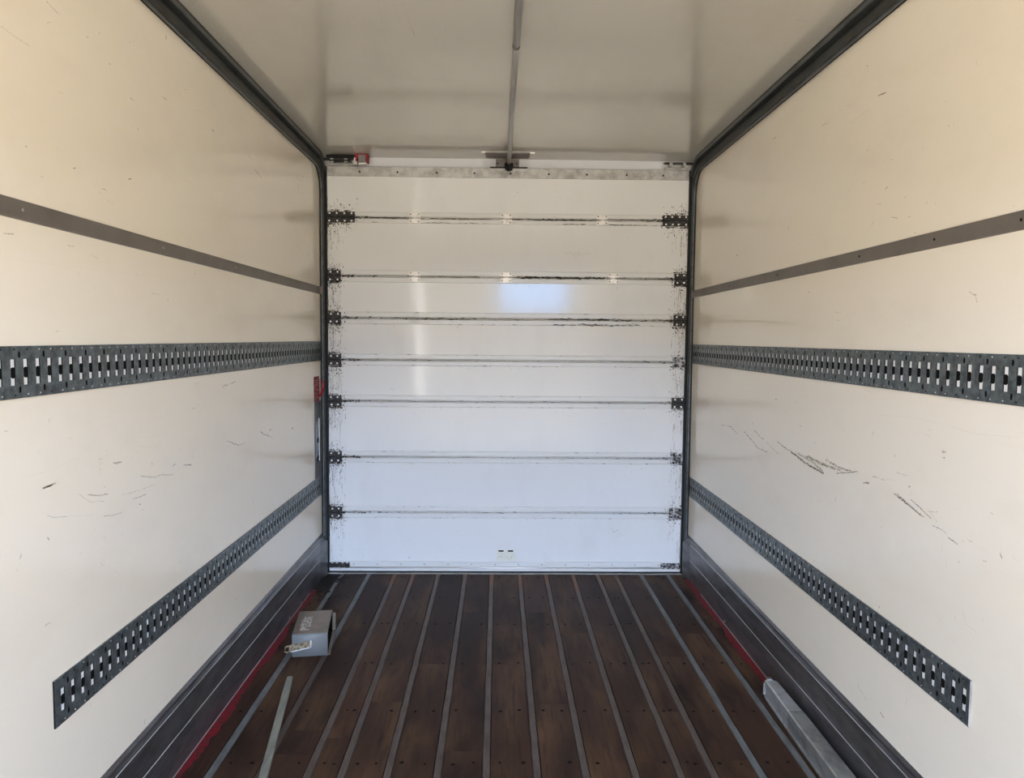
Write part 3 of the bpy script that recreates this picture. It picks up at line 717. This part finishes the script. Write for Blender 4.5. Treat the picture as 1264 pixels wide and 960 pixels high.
LS = [(g((210, 412), (235, 400), (272, 385)), 2.2, Md, 1.6), (g((208, 415), (250, 398)), 1.4, D, .5), (g((435, 442), (480, 446), (532, 440)), 1.3, Md, 1.6), (g((470, 447), (500, 447)), .9, D, .9),
      (g((388, 436), (415, 460), (450, 478)), .7, Md, 1.6), (g((450, 482), (480, 473), (520, 474)), .7, D, .6), (g((600, 442), (650, 432), (720, 408), (775, 388)), .8, Md, 1.0), (g((655, 462), (690, 452), (720, 440)), 1.0, D, 1.1),
      (g((690, 350), (735, 354), (770, 356)), .9, D, 1.2), (g((770, 352), (800, 343), (856, 342)), .8, D, .8), (g((560, 288), (575, 285), (598, 280)), 1.6, Md, 1.8), (g((570, 286), (596, 280)), .9, D, .8),
      (g((748, 280), (752, 295)), 1.0, Md, 2), (g((848, 300), (865, 290)), 1.1, Md, 2), (g((905, 297), (945, 295)), .8, D, 1.2), (g((235, 545), (260, 555), (330, 548)), 1.0, D, .8), (g((330, 548), (460, 543)), .6, Md, .7),
      (g((510, 546), (550, 545), (608, 527)), .9, D, .9), (g((695, 520), (712, 515)), .8, Md, 1.2), (g((690, 160), (740, 158), (790, 142)), .8, F, 1.6), (g((695, 200), (750, 208), (798, 195)), .9, F, 1.6),
      (g((335, 272), (395, 260)), .7, F, 2), (g((300, 295), (340, 280)), .6, F, 2), (g((130, 358), (245, 320)), .7, F, 1.4), (g((490, 250), (495, 350)), 1.2, F, 1.6), (g((486, 266), (505, 266)), .6, Md, 2), (g((490, 285), (503, 290)), .6, Md, 2), (g((488, 310), (503, 322)), .5, Md, 2),
      (g((100, 755), (107, 735)), 1.0, Md, 2), (g((80, 825), (97, 782)), .8, Md, .6), (g((495, 780), (508, 790)), .9, Md, 1.5), (g((535, 800), (600, 840)), .6, Md, .5), (g((280, 835), (350, 800)), .6, F, 1.6), (g((510, 640), (525, 680)), 1.0, F, 1.6), (g((335, 163), (355, 163)), 1.2, F, 2), (g((185, 240), (198, 218)), .9, F, 2), (g((22, 130), (38, 128)), 1.1, Md, 2),
      (g((540, 35), (575, 28)), .8, F, 2), (g((300, 180), (310, 760)), .4, F, .5),
      (g2((500, 280), (560, 293), (600, 312)), .7, D, 1.3), (g2((540, 300), (600, 313), (655, 290)), .7, D, 1.2), (g2((500, 322), (535, 320)), .6, Md, 1.2), (g2((765, 205), (800, 230), (860, 250)), .9, D, 1.2), (g2((835, 195), (865, 182)), .8, D, 1.2), (g2((840, 205), (870, 208)), .6, Md, 1.2), (g2((1010, 180), (1022, 180)), .9, D, 2),
      (g2((170, 467), (230, 465)), .8, D, 1.5), (g2((80, 475), (105, 460)), .9, Md, 1.5), (g2((120, 430), (210, 395)), .5, F, 1.3), (g2((0, 548), (90, 543)), .7, D, .7), (g2((505, 475), (525, 477)), .6, Md, 1.5), (g2((708, 735), (708, 785)), .8, Md, 1.4), (g2((225, 25), (255, 25)), .9, Md, 1.5), (g2((720, 775), (900, 660)), .4, F, .9),
      (Lz(265, 460, 31.6, (290, 480), (310, 560), (370, 530), (390, 450), (460, 500), (540, 440)), .7, D, 1.5), (Lz(265, 460, 31.6, (640, 430), (700, 380), (820, 340)), .8, D, 1.3), (Lz(265, 460, 31.6, (600, 110), (850, 60)), .5, F, 1.3), (Lz(265, 460, 31.6, (420, 640), (620, 640)), .5, F, 1.3),
      (g3((0, 105), (60, 150), (118, 188)), .8, Md, 1.2), (g3((190, 5), (240, 58)), .8, D, .8), (g3((535, 402), (548, 412)), .8, D, 1.6), (g3((665, 395), (685, 410)), .8, D, 1.5), (g3((790, 450), (832, 458)), .5, Md, 1.3), (g3((870, 530), (878, 540)), .9, D, 2), (g3((240, 380), (258, 382)), .8, Md, 1.5), (g3((300, 690), (310, 690)), 1.0, D, 2), (g3((528, 735), (538, 735)), 1.1, D, 2), (g3((100, 600), (112, 602)), 1.2, Md, 2),
      (g3((418, 772), (436, 782)), .9, Md, 2), (g3((432, 820), (470, 836)), .5, Md, 1.2), (g3((1045, 695), (1072, 728)), .8, D, .9), (g3((1018, 640), (1035, 655)), .7, Md, 1.2), (g3((750, 735), (790, 755)), .6, Md, .8), (g3((355, 150), (362, 152)), .9, D, 2), (g3((165, 725), (180, 728)), .8, Md, 1.5), (g3((405, 135), (410, 137)), .8, D, 2), (g3((190, 95), (210, 90)), 1.0, Md, .8), (g3((940, 370), (945, 385)), .8, Md, 1.5), (g3((830, 270), (845, 285)), .8, Md, 1.2),
      (Lz(360, 200, 21.3, (160, 340), (140, 400), (230, 460), (300, 500), (310, 410), (230, 330)), .6, Md, 1.6), (Lz(360, 200, 21.3, (140, 590), (150, 620), (190, 640), (170, 710)), .6, Md, 1.6), (Lz(360, 200, 21.3, (195, 770), (240, 800)), .6, Md, 1.6), (Lz(360, 200, 21.3, (285, 830), (310, 795)), .6, Md, 1.6),
      ([(4, 288), (16, 289)], 1.3, Md, 1.6), ([(84, 303), (92, 304)], 1.1, Md, 1.6), ([(112, 315), (121, 319)], .6, Md, 1.5), ([(186, 362), (197, 363)], .8, Md, 1.5), ([(68, 409), (73, 409)], .8, Md, 1.5), ([(20, 320), (130, 335), (260, 345)], 1.0, F, .5), ([(240, 473), (246, 473)], .6, Md, 1.5),
      ([(55, 772), (62, 768)], 1.3, Md, 1.6), ([(24, 690), (26, 682)], .9, Md, 1.6), ([(120, 925), (230, 830), (275, 770)], .8, F, .7), ([(170, 735), (214, 706)], .5, F, 1.5), ([(178, 893), (179, 887)], .8, D, 1.3), ([(258, 805), (259, 800)], .6, Md, 1.3)]
h1 = lambda *p: Lz(860, 480, 3.16, *p)
h2 = lambda *p: Lz(900, 60, 3.473, *p)
RS = [(h1((95, 140), (130, 145), (160, 175)), .8, D, .9), (h1((185, 165), (215, 200), (240, 230), (275, 247)), .9, D, 1.2), (h1((225, 160), (245, 185), (262, 195)), .8, D, 1.1), (h1((270, 205), (300, 235), (320, 255)), .7, D, .9), (h1((315, 205), (345, 230), (368, 243)), .9, D, 1.3),
      (h1((370, 245), (410, 278), (450, 305), (495, 328)), 1.5, D, 1.5), (h1((395, 250), (450, 285), (490, 318)), 1.6, Md, 1.2), (h1((430, 262), (500, 300), (560, 315)), 2.4, Md, .9), (h1((500, 275), (545, 300), (600, 320)), 1.8, D, .5), (h1((545, 330), (590, 325), (630, 322)), 1.0, D, 1.6), (h1((685, 340), (735, 355)), 1.0, D, .8), (h1((650, 365), (675, 366)), 1.4, D, 1.2),
      (h1((778, 325), (820, 338)), .9, Md, 1.6), (h1((740, 350), (770, 355)), .6, Md, 1.2), (h1((828, 380), (832, 380)), 1.4, D, 2.5), (h1((768, 405), (810, 440), (860, 480), (885, 498)), 1.4, D, 1.1), (h1((780, 410), (870, 490)), 1.8, Md, 1.1), (h1((835, 430), (870, 462), (915, 505)), 1.0, D, 1.5), (h1((905, 478), (940, 480)), .8, D, 1.2), (h1((900, 470), (940, 520)), 1.4, F, 1.4),
      (h1((918, 532), (950, 545), (978, 565)), .9, D, 1.1), (h1((980, 578), (1018, 605)), 1.1, D, 1.6), (h1((1058, 588), (1075, 596)), .9, Md, 1.4), (h1((960, 595), (955, 640)), .5, Md, 1.2), (h1((975, 660), (973, 695)), .5, Md, 1.2), (h1((1185, 645), (1190, 658)), 1.3, D, 2), (h1((1188, 605), (1187, 645)), .4, Md, 1.5), (h1((1118, 670), (1130, 672)), 1.2, Md, 1.6), (h1((1230, 655), (1260, 675)), .6, Md, 1.4), (h1((1080, 600), (1150, 645)), .6, F, 1.5),
      (h1((960, 245), (970, 245)), 2.0, Md, 2.5), (h1((960, 268), (968, 268)), 1.3, Md, 2.5), (h1((885, 175), (912, 183)), 1.0, F, 2.2), (h1((685, 182), (690, 165)), .9, Md, 1.6), (h1((705, 100), (850, 112), (950, 135), (1090, 175), (1260, 190)), .7, F, 1.5), (h1((1000, 155), (1150, 190), (1260, 240)), .5, F, 1.0), (h1((1115, 343), (1155, 368)), .6, F, 1.8), (h1((540, 440), (545, 420)), .5, D, 1.4), (h1((478, 430), (478, 438)), .6, D, 1.4),
      (h1((570, 155), (574, 165)), .6, Md, 1.5), (h1((990, 460), (1045, 475)), .5, F, 1.6), (h1((520, 625), (625, 690)), .7, F, 1.3), (h1((340, 160), (420, 180)), .9, F, 1.2), (h1((1140, 520), (1143, 480)), .6, F, 1.4), (h1((650, 0), (690, 15)), .5, Md, 1.4), (h1((310, 40), (312, 40)), 1.2, D, 2.5), (h1((218, 130), (220, 140)), .8, D, 1.4), (h1((450, 665), (462, 672)), .6, Md, 1.4), (h1((1022, 670), (1023, 680)), .7, D, 1.4),
      (h2((640, 202), (655, 195), (672, 188)), 1.1, D, 2.2), (h2((188, 388), (202, 378)), .7, D, 1.6), (h2((400, 330), (420, 318)), .7, D, 1.4), (h2((505, 245), (525, 238)), .7, Md, 1.5), (h2((590, 70), (596, 76)), .9, D, 1.8), (h2((473, 262), (478, 264)), .8, Md, 2), (h2((700, 722), (722, 726)), 1.0, D, 1.2), (h2((765, 722), (778, 722)), .8, D, 1.2), (h2((795, 786), (799, 790)), .9, D, 2), (h2((1060, 50), (1066, 78)), .6, Md, 1.2), (h2((585, 440), (598, 433)), .7, Md, 1.4),
      (h2((710, 330), (860, 290)), .6, F, 1.6), (h2((520, 320), (600, 260)), 2.2, F, .6), (h2((560, 160), (600, 80)), 1.6, F, .7), (h2((610, 760), (620, 740)), .7, Md, 1.2), (h2((1180, 487), (1215, 478)), .6, F, 1.8), (h2((630, 668), (652, 664)), .8, Md, 1.3), (h2((938, 332), (943, 332)), .9, D, 2), (h2((925, 230), (932, 226)), .7, Md, 2), (h2((752, 636), (757, 640)), .7, Md, 2), (h2((692, 475), (698, 475)), .9, Md, 2), (h2((1010, 355), (1025, 350)), .7, F, 2), (h2((32, 882), (36, 888)), .8, D, 2), (h2((570, 580), (585, 570)), .6, Md, 1.3),
      ([(1197, 361), (1206, 365)], 1.6, Md, 1.2), ([(1204, 365), (1206, 372)], .9, D, 1), ([(1031, 385), (1038, 386)], .6, Md, 1.6), ([(998, 360), (999, 361)], .9, D, 2.5), ([(1134, 412), (1141, 419)], .6, F, 1.6), ([(1166, 380), (1171, 384)], .8, F, 1.8), ([(1178, 388), (1178, 396)], .5, F, 1.4), ([(951, 370), (951, 378)], .5, Md, 1.4), ([(863, 380), (863, 384)], .7, D, 2),
      ([(955, 747), (958, 753)], .6, Md, 1.6), ([(1058, 845), (1070, 865)], .9, Md, 1.0), ([(1087, 880), (1091, 885)], 1.4, Md, 2), ([(1090, 885), (1128, 922)], .6, F, 1.6), ([(1110, 918), (1113, 928)], .5, Md, 1.5), ([(1190, 770), (1204, 778)], 1.0, F, 1.6), ([(1085, 748), (1086, 750)], .8, D, 2), ([(1188, 752), (1192, 768)], .9, Md, .7), ([(1010, 795), (1024, 812)], .6, F, 1.6), ([(1118, 870), (1120, 860)], .6, Md, 1.5)]
def specks(x, n):
    out = []
    for k in range(n):
        y, z = random.uniform(-3.6, -.12), random.uniform(.3, 2.58); sc = random.uniform(.6, 1.6)*(1.3 if y > -1.2 else 1)
        if any(a-.01 < z < b+.01 for a, b in ((1.399, 1.523), (.533, .659), (1.822, 1.870))): continue
        out.append(((x, y, z), .0042*sc*random.uniform(.5, 2.2), .0014*sc*random.uniform(.5, 1.3), random.choice((1, 1, 2, 2, 2, 2, 2, 0)) if sc < 1.3 else 2))
    return out
marks(WL, 0, -1.2, 1, LS, 'grey and black scuffs', 3, extra=specks(-1.2, 260))
marks(WR, 0, 1.2, -1, RS, 'grey and black scuffs', 4, extra=specks(1.2, 260))
c = lambda *p: Lz(380, 0, 4.365, *p)
c2 = lambda *p: Lz(640, 0, 3.507, *p)
CS = [(c((215, 30), (225, 80), (212, 140)), .6, Md, 1.2), (c((505, 0), (540, 90), (575, 190)), .7, Md, 1.4), (c((555, 150), (577, 192)), .7, D, 1.3), (c((375, 0), (395, 90), (405, 180)), .7, F, 1.4), (c((440, 270), (448, 370)), .7, Md, 1.2), (c((740, 120), (742, 180)), .7, Md, 1.3), (c((685, 195), (695, 260)), .7, Md, 1.2), (c((455, 0), (515, 170)), .6, F, 1.2), (c((710, 170), (712, 190)), .8, F, 2), (c((815, 225), (815, 240)), .8, Md, 1.6), (c((780, 35), (790, 45)), 1.0, Md, 1.6), (c((290, 90), (303, 125)), .6, F, 1.5), (c((128, 150), (140, 160)), .8, F, 2), (c((470, 210), (510, 290)), .6, F, 1.3), (c((730, 220), (728, 270)), .6, F, 1.5), (c((40, 112), (46, 118)), 1.0, Md, 2), (c((200, 280), (250, 330)), .6, F, .6), (c((960, 165), (1020, 198)), .6, F, 1.6), (c((125, 10), (145, 65)), .5, F, 1.5), (c((180, 30), (190, 60)), .6, F, 1.5),
      (c2((1205, 85), (1250, 92)), 1.2, Md, 1.6), (c2((1000, 70), (1012, 105)), .6, F, 1.4), (c2((680, 235), (690, 240)), 1.0, F, 1.6), (c2((60, 155), (110, 185)), .7, F, .9)]
dr = []
for k in range(150):
    y = random.uniform(-2.3, -.55); s_ = random.choice((-1, -1, 1)); dr.append(((s_*(1.165 - abs(random.gauss(.03, .05))), y, 2.70), .0028, .0022, 2))
marks(CE, 2, 2.70, -1, [(p, w_, 0 if m == D else 1, d_) for p, w_, m, d_ in CS], 'grey rub marks and pale drops', 5, ('rubd', 'rubm', 'drop'), dr)
